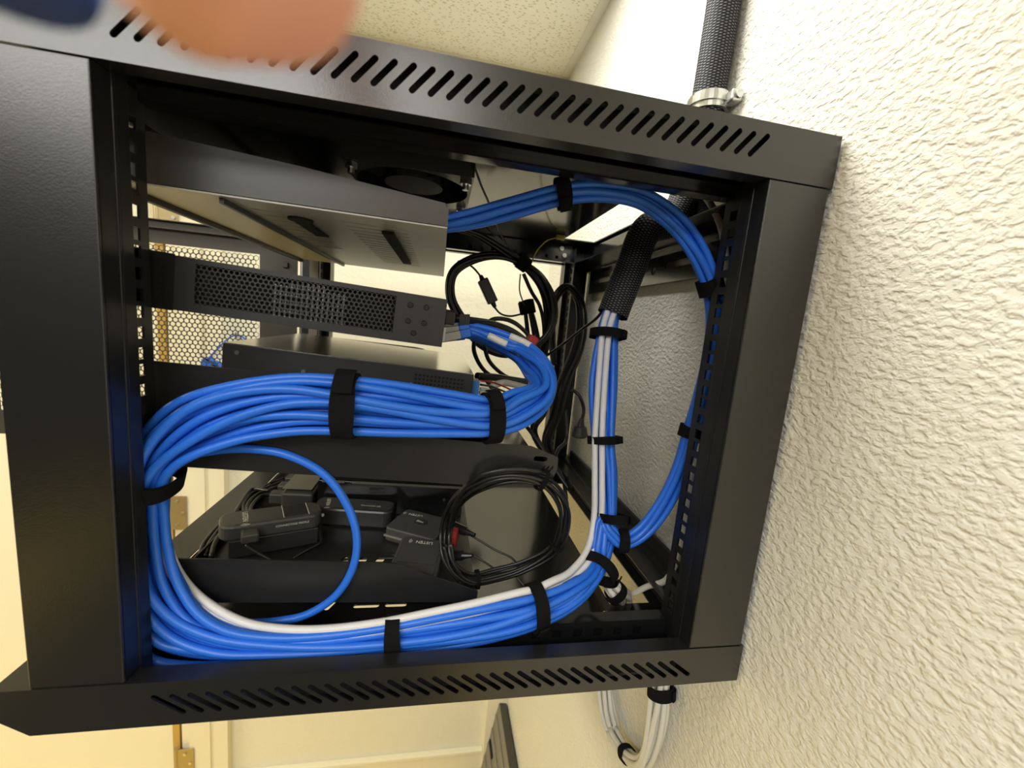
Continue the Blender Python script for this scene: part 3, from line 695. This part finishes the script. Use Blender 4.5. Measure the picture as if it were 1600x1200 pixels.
# straps
for px, py, wd, lab, lo, hi in ((540, 632, .018, 'wide black strap round the upper blue bundle at its left', 60, 100), (768, 655, .014, 'black strap round the upper blue bundle near the half-width box', 30, 60),
        (242, 750, .014, 'black strap at far left where the bundle turns down by the post', 80, 120), (612, 992, .013, 'black strap round the bottom run of the bundle, middle', 140, 180),
        (838, 950, .013, 'black strap on the bottom bundle just left of its upward bend', 160, 195), (927, 888, .011, 'black strap at the upward bend of the bundle beside the cutout', 185, 205),
        (944, 808, .010, 'black strap where the top switch cables join the main bundle', 195, 220), (940, 687, .009, 'black strap midway up the vertical blue and white bundle', 210, 240), (946, 523, .010, 'black strap just under the end of the braided sleeve', 230, 260)):
    A.strap(px, py, wd, lab, .0075 if px in (838, 927) else .0058, lo=lo, hi=min(hi, len(A.P)), deep=.024 if px == 944 else .009 if px > 900 else 0)
for px, py, wd, lab in ((880, 302, .013, 'black strap on the arching cables below the top panel'), (1112, 447, .016, 'black strap on the arching cables beside the right rail'), (1080, 672, .013, 'black strap on the cables passing behind the lower right rail'), (972, 846, .011, 'small black strap at the lowest dip of the right cable arc')):
    Bb.strap(px, py, wd, lab, .0048, hi=125)
bm = bmesh.new(); a = at(292, 624, .075); mm = Matrix.Translation(a) @ Matrix.Rotation(.5, 4, 'Y'); box(bm, -.010, .010, -.0055, .0055, -.004, .004, .0008, mm)
for k in range(6): box(bm, -.009, -.003, -.0045+k*.0016, -.0037+k*.0016, -.0048, -.0038, 0, mm)
tag(obj('cable_plug', bm, M['clear']), 'clear plastic network plug poking out above the blue bundle at its upper left', 'plug')
# braided sleeve
SL = [Vector((.5600, .172, CEIL-.001)), Vector((.5625, .172, .85)), Vector((.5635, .172, .70)), Vector((.5605, .172, .56)), Vector((.5560, .174, .514)), Vector((.5420, .176, .47)), at(1010, 360, .175), at(985, 420, .172), at(957, 492, .168)]
SP = spline(SL, 10); bm = bmesh.new()
tube(bm, SP, [.0185]*(len(SP)), 40, uv=True, cap=False)
tag(obj('cable_sleeve', bm, M['braid'], None, True), 'thick black braided sleeve coming down from the ceiling into the cabinet', 'cable sleeve')
# white cable with print, corner top right to bottom
WP = [Vector((.545, .19, .515)), atx(1078, 284, .545), atx(1100, 305, .546), atx(1118, 333, .548), atx(1130, 368, .550), atx(1133, 420, .556), atx(1128, 500, .563), atx(1112, 620, .566), atx(1092, 720, .565), atx(1074, 800, .562), atx(1060, 865, .557), atx(1042, 905, .550), atx(1012, 916, .540), atx(985, 928, .530), Vector((.520, .15, -.01)), Vector((.530, .15, -.05)), Vector((.562, .14, -.12))]
wc = cable('network_cable', WP, .0036, M['cream'], 'single pale cable with printed jacket, down the right rear corner', 'cable', n=10)
sp = spline(WP, 10)
def on_path(co):
    L = .0; tgt = co.x
    for i in range(len(sp)-1):
        d = (sp[i+1]-sp[i]).length
        if L+d > tgt: break
        L += d
    T = (sp[i+1]-sp[i]).normalized(); P = sp[i]+T*(tgt-L); V = (CAM0-P).normalized(); V = (V-V.dot(T)*T).normalized(); Sd = V.cross(T)
    y = max(-.0034, min(.0034, co.y)); a = y/.0037
    return P+Sd*(-math.sin(a))*.0038+V*math.cos(a)*.0038
CAM0 = CAM.copy()
bm = text_bm('TESTED TO 600MHZ', .0050, lambda co: Vector((co.x+.050, co.y, co.z)), 0, 'LEFT')
for v in bm.verts: v.co = on_path(v.co)
obj('jacket_print', bm, M['printd'], wc)
# pale cable bundle under the cabinet
PX = .566
Pb = Bundle([tuple(v)+(r1, r2) for v, r1, r2 in [(atx(925, 860, .50), .006, .006), (atz(955, 915, .03), .008, .008), (atz(972, 935, .004), .010, .008), (Vector((.530, .16, -.05)), .010, .008)]]+
  [tuple(atx(*q, PX))+(r1, r2) for q, r1, r2 in [((940, 1020), .012, .008), ((945, 1090), .012, .008), ((955, 1135), .011, .008), ((972, 1168), .008, .007), ((990, 1188), .008, .007), ((1008, 1190), .0095, .007), ((1022, 1160), .0115, .007), ((1030, 1120), .0125, .007), ((1032, 1085), .011, .007), ((1034, 1040), .010, .007), ((1040, 980), .009, .006)]])
for k, (a, b) in enumerate(disc(7)):
    bm = bmesh.new(); tube(bm, Pb.cable(a, b, 700+k, .16), .0034, 9)
    tag(obj('network_cable', bm, M['cream'], None, True), 'pale grey cable in the bundle hanging in a loop below the cabinet', 'cable', 'pale cables below the cabinet')
Pb.strap(957, 932, .010, 'black strap round the pale cables seen through the floor opening', .003, lo=3, hi=24)
Pb.strap(980, 1178, .012, 'black strap at the bottom of the hanging pale loop', .003)
Pb.strap(1032, 1080, .014, 'black strap on pale cables right beneath the cabinet edge', .0045, lo=72)
# ================================================================ BLACK CABLES
def K(name, pts, r, label, group=None, m='black', cat='cable', n=7, seg=8):
    return cable(name, [at(*p) for p in pts], r, M[m], label, cat, group, n, seg)
def coil(ctl, n, r, seed, label, group, jit=.25, name='power_cable'):
    bd = Bundle(ctl, 6)
    for k, (a, b) in enumerate(disc(n)):
        bm = bmesh.new(); tube(bm, bd.cable(a, b, seed+k, jit), r, 8)
        tag(obj(name, bm, M['black'], None, True), label, 'cable', group)
    return bd
c1 = coil([(700, 352, .30, .003, .005), (745, 365, .31, .003, .005), (790, 392, .32, .004, .006), (817, 410, .33, .006, .006), (848, 435, .33, .009, .008), (867, 475, .33, .011, .008), (863, 515, .33, .008, .008), (835, 543, .33, .006, .008), (790, 556, .33, .005, .008), (750, 540, .33, .006, .008), (722, 505, .33, .008, .008), (702, 465, .33, .007, .008), (706, 425, .33, .007, .008), (738, 402, .33, .008, .008), (780, 397, .33, .007, .007), (817, 412, .33, .006, .006), (850, 450, .33, .008, .008), (860, 500, .34, .008, .008), (850, 560, .36, .005, .006)], 4, .0036, 900,
          'thick black power cord coiled in the big round loop behind the server', 'black cords of the big loop')
c1.strap(815, 410, .020, 'black strap holding the big black coil together', .004, hi=30)
c2 = coil([(866, 570, .43, .004, .006), (862, 520, .43, .006, .006), (866, 470, .43, .006, .006), (886, 447, .42, .008, .008), (905, 470, .42, .010, .008), (908, 510, .42, .010, .008), (900, 550, .42, .010, .008), (880, 600, .42, .010, .008), (868, 650, .42, .010, .008), (855, 690, .42, .009, .008), (870, 720, .42, .006, .008)], 6, .0030, 930,
          'black cord hanging in the bunch beside the far right rail', 'black cords by the far rail')
c3 = coil([(822, 470, .36, .004, .006), (828, 500, .36, .008, .008), (835, 540, .37, .012, .008), (846, 590, .38, .012, .008), (850, 640, .38, .014, .008), (835, 670, .38, .010, .008), (850, 705, .38, .006, .006), (875, 740, .36, .004, .005)], 6, .0024, 950,
          'thin black cord in the tangle between server rear and shelf end', 'thin black cords in the tangle')
c3.strap(826, 480, .022, 'black strap on the small knot right of the power adapter', .006, hi=12)
for pts, lab, r in (
    ([(708, 497, .15), (730, 500, .15), (770, 506, .18), (805, 520, .22), (830, 540, .28), (840, 552, .30)], 'black cord with ribbed plug leaving the server rear above the blue cables', .0040),
    ([(752, 512, .2), (775, 498, .22), (805, 505, .25), (830, 530, .3), (845, 560, .32)], 'black cord arching over the ribbed plug cord', .0030),
    ([(743, 520, .24), (741, 550, .26), (758, 580, .28), (790, 597, .30), (830, 600, .33)], 'black cord curving down behind the blue cables', .0030),
    ([(755, 530, .26), (765, 565, .28), (795, 590, .3), (830, 592, .33), (860, 575, .36)], 'second black cord curving beside the first behind the blue cables', .0030),
    ([(745, 588, .24), (775, 590, .26), (815, 596, .30), (850, 600, .34)], 'thick black cable lying level above the terminal wires', .0055),
    ([(838, 566, .36), (870, 545, .34), (905, 518, .30), (936, 493, .26), (945, 470, .25)], 'straight black cable slanting up to the braided sleeve', .0022),
    ([(893, 608, .36), (905, 618, .35), (912, 640, .345), (908, 660, .34)], 'black power lead bending down to a round plug', .0030),
    ([(883, 640, .35), (886, 670, .34), (884, 690, .33), (872, 703, .31), (868, 725, .29), (880, 750, .27), (885, 780, .26)], 'glossy black cable kinked round the shelf rear corner', .0030),
    ([(818, 660, .30), (840, 690, .28), (865, 730, .26), (890, 765, .24), (885, 740, .24)], 'black cable dropping from the tangle behind the shelf corner', .0030),
    ([(742, 262, .10), (752, 290, .13), (765, 320, .17), (778, 355, .24), (792, 385, .30)], 'thin black fan lead hanging from the top panel', .0012),
    ([(755, 350, .30), (770, 365, .30), (782, 372, .31), (800, 392, .32)], 'very thin black wire near the far top beam', .0010),
    ([(813, 428, .34), (812, 455, .34), (820, 478, .34)], 'thin black wire hanging inside the big coil', .0011),
    ([(818, 428, .34), (830, 455, .345), (844, 480, .35), (850, 515, .35), (848, 560, .36)], 'black cord running straight down from the coil strap', .0030)):
    K('power_cable', pts, r, lab)
# inline adapter
t = thing('power_adapter', 'small black inline power adapter hanging inside the big black coil', 'adapter', at(762, 455, .36))
mx = Matrix.Identity(4); e = (at(770, 474, .36)-at(754, 439, .36)); e.normalize(); n_ = Vector((0, 1, 0)); s_ = e.cross(n_).normalized()
for i in range(3): mx[i][0] = e[i]; mx[i][1] = n_[i]; mx[i][2] = s_[i]; mx[i][3] = t.location[i]
bm = mbox(-.020, .020, -.007, .007, -.0085, .0085, .002, mx); tbm(bm, I, t, 'housing', M['plastic'])
bm = bmesh.new(); cyl(bm, mx @ Vector((-.027, 0, 0)), mx @ Vector((-.019, 0, 0)), .003, .0045, 10); cyl(bm, mx @ Vector((.019, 0, 0)), mx @ Vector((.028, 0, 0)), .0045, .003, 10); tbm(bm, I, t, 'strain_relief', M['black'])
bm = bmesh.new(); tube(bm, spline([at(*p) for p in ((715, 408, .36), (735, 415, .36), (748, 428, .36), (753, 437, .36))], 6), .0016, 8); tube(bm, spline([at(*p) for p in ((771, 478, .36), (782, 490, .36), (797, 494, .36), (814, 491, .36))], 6), .0016, 8); tbm(bm, I, t, 'lead', M['black'], True)
# round plug, ribbed boot, red tie
t = thing('power_plug', 'round black power plug on the wall side of the far rail', 'plug', at(906, 672, .34)); c = t.location.copy()
bm = bmesh.new(); cyl(bm, c+Vector((0, 0, -.008)), c+Vector((0, 0, .006)), .015, .011, 20); cyl(bm, c+Vector((0, 0, .006)), c+Vector((.001, 0, .020)), .0075, .004, 14); cyl(bm, c+Vector((0, 0, -.012)), c+Vector((0, 0, -.008)), .012, .015, 20); tbm(bm, I, t, 'plug_body', M['plastic'])
bm = bmesh.new()
for k in range(5): a = at(719+k*3.2, 499, .149); box(bm, a.x-.0010, a.x+.0010, .143, .155, a.z-.0055, a.z+.0055)
tag(obj('plug_boot', bm, M['black']), 'ribbed black plug boot directly behind the server', 'plug')
bm = bmesh.new(); a = at(830, 535, .27); box(bm, a.x-.008, a.x+.007, .262, .280, a.z-.012, a.z+.010, .003, Matrix.Translation(a) @ Matrix.Rotation(.5, 4, 'Y') @ Matrix.Translation(-a)); tag(obj('cable_tie', bm, M['red']), 'red cable tie behind the top of the blue cables', 'cable tie')
# terminal wires behind the processor
for i, (m, lab) in enumerate((('red', 'thin red wire from the blue terminal block'), ('black', 'thin black wire from the upper terminal block'), ('white', 'thin white wire from the lower terminal block'), ('cream', 'pale cable beside the lower terminal block'), ('black', 'black audio lead from the lower terminal block'), ('yellow', 'thin yellow wire from the terminal block'))):
    y0 = 595+i*6
    K('terminal_wire', [(751, y0, .14), (768, y0+2+i, .16), (785, y0+8+i*1.5, .18), (803-2*i, 612+i*6, .20), (815, 625+i*6, .2)], (.0011, .0012, .0018, .0028, .0020, .0010)[i], lab, None, m)
K('network_cable', [(770, 603, .2), (785, 598, .22), (800, 600, .24), (825, 606, .26)], .0045, 'short pale printed cable behind the terminal wires', None, 'cream')
K('ground_wire', [(868, 372, .44), (855, 376, .43), (842, 388, .40), (834, 402, .37), (830, 412, .35)], .0010, 'thin yellow ground wire bolted to the far top corner', None, 'yellow')
a = at(874, 372, .45); tag(obj('wire_lug', mbox(a.x-.006, a.x+.010, .445, .452, a.z-.003, a.z+.005, .001), M['yellow']), 'yellow ring lug on the far top corner of the cabinet', 'lug')
# coil resting at the rear end of lowest shelf
c4 = Bundle([(718, 905, .090, .006, .006), (698, 870, .095, .006, .006), (698, 825, .11, .007, .006), (715, 785, .090, .007, .006), (755, 757, .058, .007, .005), (805, 744, .048, .007, .005), (852, 752, .050, .008, .006), (880, 785, .062, .008, .006), (880, 825, .080, .006, .006), (862, 860, .09, .005, .006), (820, 884, .095, .006, .006), (775, 898, .095, .007, .006), (735, 905, .092, .007, .006), (705, 885, .094, .008, .006), (696, 850, .10, .008, .006)], 7)
for k, (a, b) in enumerate(disc(6)):
    bm = bmesh.new(); tube(bm, c4.cable(a, b, 970+k, .3), .0019, 8)
    tag(obj('audio_cable', bm, M['black'], None, True), 'thin black cord of the round coil at the rear end of the lowest shelf', 'cable', 'thin cords of the shelf coil')
for px, py, lab, lo, hi in ((848, 748, 'small tie on top of the shelf coil', 30, 48), (868, 852, 'small tie low on the right of the shelf coil', 50, 70), (745, 903, 'small tie at the bottom of the shelf coil', 70, 95)):
    o = c4.strap(px, py, .004, lab, .002, tail=False, lo=lo, hi=hi); o.name = 'wire_tie'; o['category'] = 'wire tie'
for pts, lab, r in (
    ([(862, 745, .056), (845, 738, .050), (800, 733, .046), (755, 742, .050), (725, 765, .07), (705, 800, .09)], 'black cord looping above the shelf coil', .0024),
    ([(728, 832, .14), (745, 842, .13), (775, 860, .12), (800, 872, .11), (808, 888, .10), (790, 898, .10)], 'thin lead from the barrel plug of the square receiver', .0012),
    ([(740, 868, .11), (760, 880, .105), (785, 895, .10), (812, 888, .10), (800, 880, .10)], 'thin lead from the nearest receiver joining the coil', .0012),
    ([(806, 900, .10), (822, 920, .09), (826, 935, .09)], 'thin black wire dropping to the bottom strap', .0012),
    ([(384, 852, .115), (400, 862, .11), (420, 873, .105), (440, 884, .10)], 'flat grey-edged lead leaving the long receiver', .0018),
    ([(497, 808, .18), (501, 835, .16), (500, 848, .15), (475, 862, .14), (445, 880, .13)], 'thin lead running down from the long receiver lamp end', .0016),
    ([(640, 868, .14), (560, 866, .15), (505, 870, .14), (465, 880, .13)], 'braided lead lying along the front of the lowest shelf', .0019),
    ([(640, 872, .13), (560, 873, .14), (500, 878, .13), (440, 890, .12)], 'second lead lying along the front of the lowest shelf', .0014),
    ([(405, 800, .24), (450, 795, .25), (500, 780, .26), (540, 765, .27), (600, 745, .27)], 'black cord crossing in front of the power unit', .0022),
    ([(400, 806, .24), (450, 801, .25), (500, 787, .26), (540, 772, .26), (580, 752, .26)], 'black cord just under the one crossing the power unit', .0022)):
    K('receiver_cable', pts, r, lab)
for i in range(3):
    cable('power_cable', [atz(px, py, .060+z+.003*i) for px, py, z in ((312+i*9, 868+i, 0), (322+i*8, 845, .002), (352+i*6, 812-i*2, .002), (392, 780-i*7, .004), (418, 758+i*4, .006), (444, 748+i*4, .010))], .0026, M['black'], 'black cord curving along the left edge of the lowest shelf', 'cable', 'cords at the shelf left edge')
    cable('power_cable', [atz(px, py, .068+.002*i) for px, py in ((436, 762+i*5), (412, 764+i*5), (390+i*4, 774+i*5), (380+i*6, 790+i*3), (386+i*6, 806-i), (402+i*4, 815-i*2), (422, 812))], .0026, M['black'], 'black cord looped by the power strip plugs', 'cable', 'cords looped at the power strip')
# barrel plugs
for p0, p1, nm in (((708, 822, .15), (742, 836, .13), 'black barrel plug in the square receiver, beside the red cap'), ((700, 868, .12), (738, 868, .11), 'black right-angle plug under the red cap by the nearest receiver')):
    bm = bmesh.new(); a, b = at(*p0), at(*p1); c = a.lerp(b, .6); cyl(bm, a, c, .0060, .0052, 14); cyl(bm, c, b, .0042, .0022, 12); tag(obj('power_plug', bm, M['black']), nm, 'plug')
bm = bmesh.new(); a = at(709, 838, .135); cyl(bm, a+Vector((-.004, 0, 0)), a+Vector((.004, -.002, 0)), .0085, seg=18)
for v in bm.verts: v.co.z = a.z+(v.co.z-a.z)*1.25
tag(obj('end_cap', bm, M['red']), 'round red cap beside the square receiver', 'cap')
# ================================================================ BEYOND THE CABINET
gp = thing('steel_side_panel', 'grey ribbed steel panel leaning on the wall below the cabinet', 'metal panel', (.54, .6, FLOOR))
L = Matrix.Translation((.574, 0, -.975)) @ Matrix.Rotation(.165, 4, 'Y')
def gl(bm, nm, m): 
    for v in bm.verts: v.co = (L @ v.co)-Vector(gp.location)
    return obj(nm, bm, m, gp)
gl(mbox(-.022, 0, -.20, .895, -.365, 0, .001), 'panel_sheet', M['greymetal'])
gl(mbox(-.020, .004, -.20, .895, 0, .002), 'top_edge', M['darkmetal'])
bm = bmesh.new()
for k in range(5): box(bm, -.026, -.021, .30, .89, -.05-k*.055, -.035-k*.055, .002)
gl(bm, 'rib', M['greymetal'])
bm = bmesh.new()
for y, z in ((.85, -.13), (.76, -.16), (.66, -.05), (.62, -.19), (.84, -.24)): box(bm, -.0265, -.022, y-.03, y+.03, z-.006, z+.006, .002)
gl(bm, 'slot', M['hollow'])
bg = thing('hanging_bag', 'small blue cloth bag on a wall hook, seen through the perforated door', 'bag', (-.27, .88, .04)); a = at(330, 575, .88)
bm = bmesh.new(); n0 = [(a.x-.020, -.030), (a.x-.020, a.z+.028), (a.x+.004, a.z+.022), (a.x+.04, a.z-.008), (a.x+.13, a.z-.020), (a.x+.13, -.030)]
plate(bm, n0, [], lambda u, v, w: Vector((u, .868+w, v)), .034); bmesh.ops.bevel(bm, geom=bm.edges[:], offset=.006, segments=2, affect='EDGES'); tbm(bm, I, bg, 'pouch', M['bluebag'])
bm = bmesh.new(); tube(bm, spline([Vector((a.x-.012, .885, a.z+.02)), Vector((a.x+.03, .895, a.z+.075)), Vector((a.x+.055, .900, a.z+.090)), Vector((a.x+.08, .895, a.z+.07)), Vector((a.x+.10, .885, a.z-.02))], 6), .0022, 8); tbm(bm, I, bg, 'strap', M['bluebag'], True)
bm = bmesh.new(); cyl(bm, (a.x+.055, WALLY, a.z+.088), (a.x+.055, .892, a.z+.086), .003); cyl(bm, (a.x+.055, .892, a.z+.086), (a.x+.055, .890, a.z+.098), .003); tag(obj('wall_hook', bm, M['chrome']), 'small metal wall hook holding the blue bag', 'hook')
# ================================================================ PERSON: finger at the lens
def P(px, py, d):
    v = Vector(((px-CX)/F, (py-CY)/F, 1))*d; return CAM+RM.transposed() @ v
hand = thing('person', 'person\'s hand reaching to the lens, blurred bare fingertip and blue-covered second fingertip', 'person', P(300, -300, .05))
def cv(x, up, fw): return CAM+RM.transposed() @ Vector((x, -up, fw))
bm = bmesh.new()
def limb(pts, r):
    sp_ = spline([cv(*p) if isinstance(p, tuple) else p for p in pts], 8); n = len(sp_); rr = []
    for i in range(n):
        t = i/(n-1); k = len(r)-1; j = min(int(t*k), k-1); f_ = t*k-j; rr.append(r[j]*(1-f_)+r[j+1]*f_)
    tube(bm, sp_, rr, 20); return sp_
limb([(-.062, .200, .000), (-.030, .125, .016), (-.0265, .090, .024), P(350, -225, .0310), P(318, -150, .0298), P(300, -90, .0293), P(290, -50, .0291), P(286, -34, .0290)], [.016, .0120, .0108, .0102, .0100, .0098, .0092, .0072, .0010])
mid = [(-.066, .200, .000), (-.054, .138, .018), (-.054, .100, .034), (-.0525, .070, .0395), P(-24, -100, .040), P(-24, -75, .040)]
limb(mid, [.016, .0115, .0098, .0086, .0074, .0050])
limb([(-.072, .200, -.002), (-.077, .138, .014), (-.082, .100, .028), (-.083, .074, .026), (-.082, .062, .016)], [.016, .0112, .0092, .0080, .0045])
limb([(-.080, .200, -.004), (-.097, .142, .008), (-.104, .112, .018), (-.105, .094, .014), (-.104, .086, .006)], [.015, .0100, .0082, .0072, .0040])
limb([(-.082, .235, -.010), (-.045, .205, -.010), (-.022, .178, -.014), (-.008, .150, -.012), (-.004, .136, -.008)], [.018, .0150, .0120, .0108, .0060])
limb([(-.052, .150, .010), (-.066, .190, .000), (-.080, .235, -.010), (-.105, .300, -.035), (-.150, .400, -.09)], [.0165, .0210, .0235, .0270, .0360])
limb([(-.088, .150, .006), (-.084, .190, -.002), (-.090, .235, -.010), (-.112, .300, -.035)], [.0150, .0200, .0220, .0250])
for v in bm.verts: v.co -= hand.location
o = obj('hand', bm, M['skin'], hand, True)
rm = o.modifiers.new('fuse', 'REMESH'); rm.mode = 'VOXEL'; rm.voxel_size = .0014; rm.use_smooth_shade = True
sm = o.modifiers.new('soften', 'SMOOTH'); sm.factor = .5; sm.iterations = 6
bm = bmesh.new(); limb([(-.0538, .088, .0375), (-.0525, .070, .0395), P(-24, -100, .040), P(-24, -72, .040), P(-24, -62, .040)], [.0094, .0092, .0084, .0066, .0010])
for v in bm.verts: v.co -= hand.location
obj('finger_cover', bm, M['sleeve_blue'], hand, True)
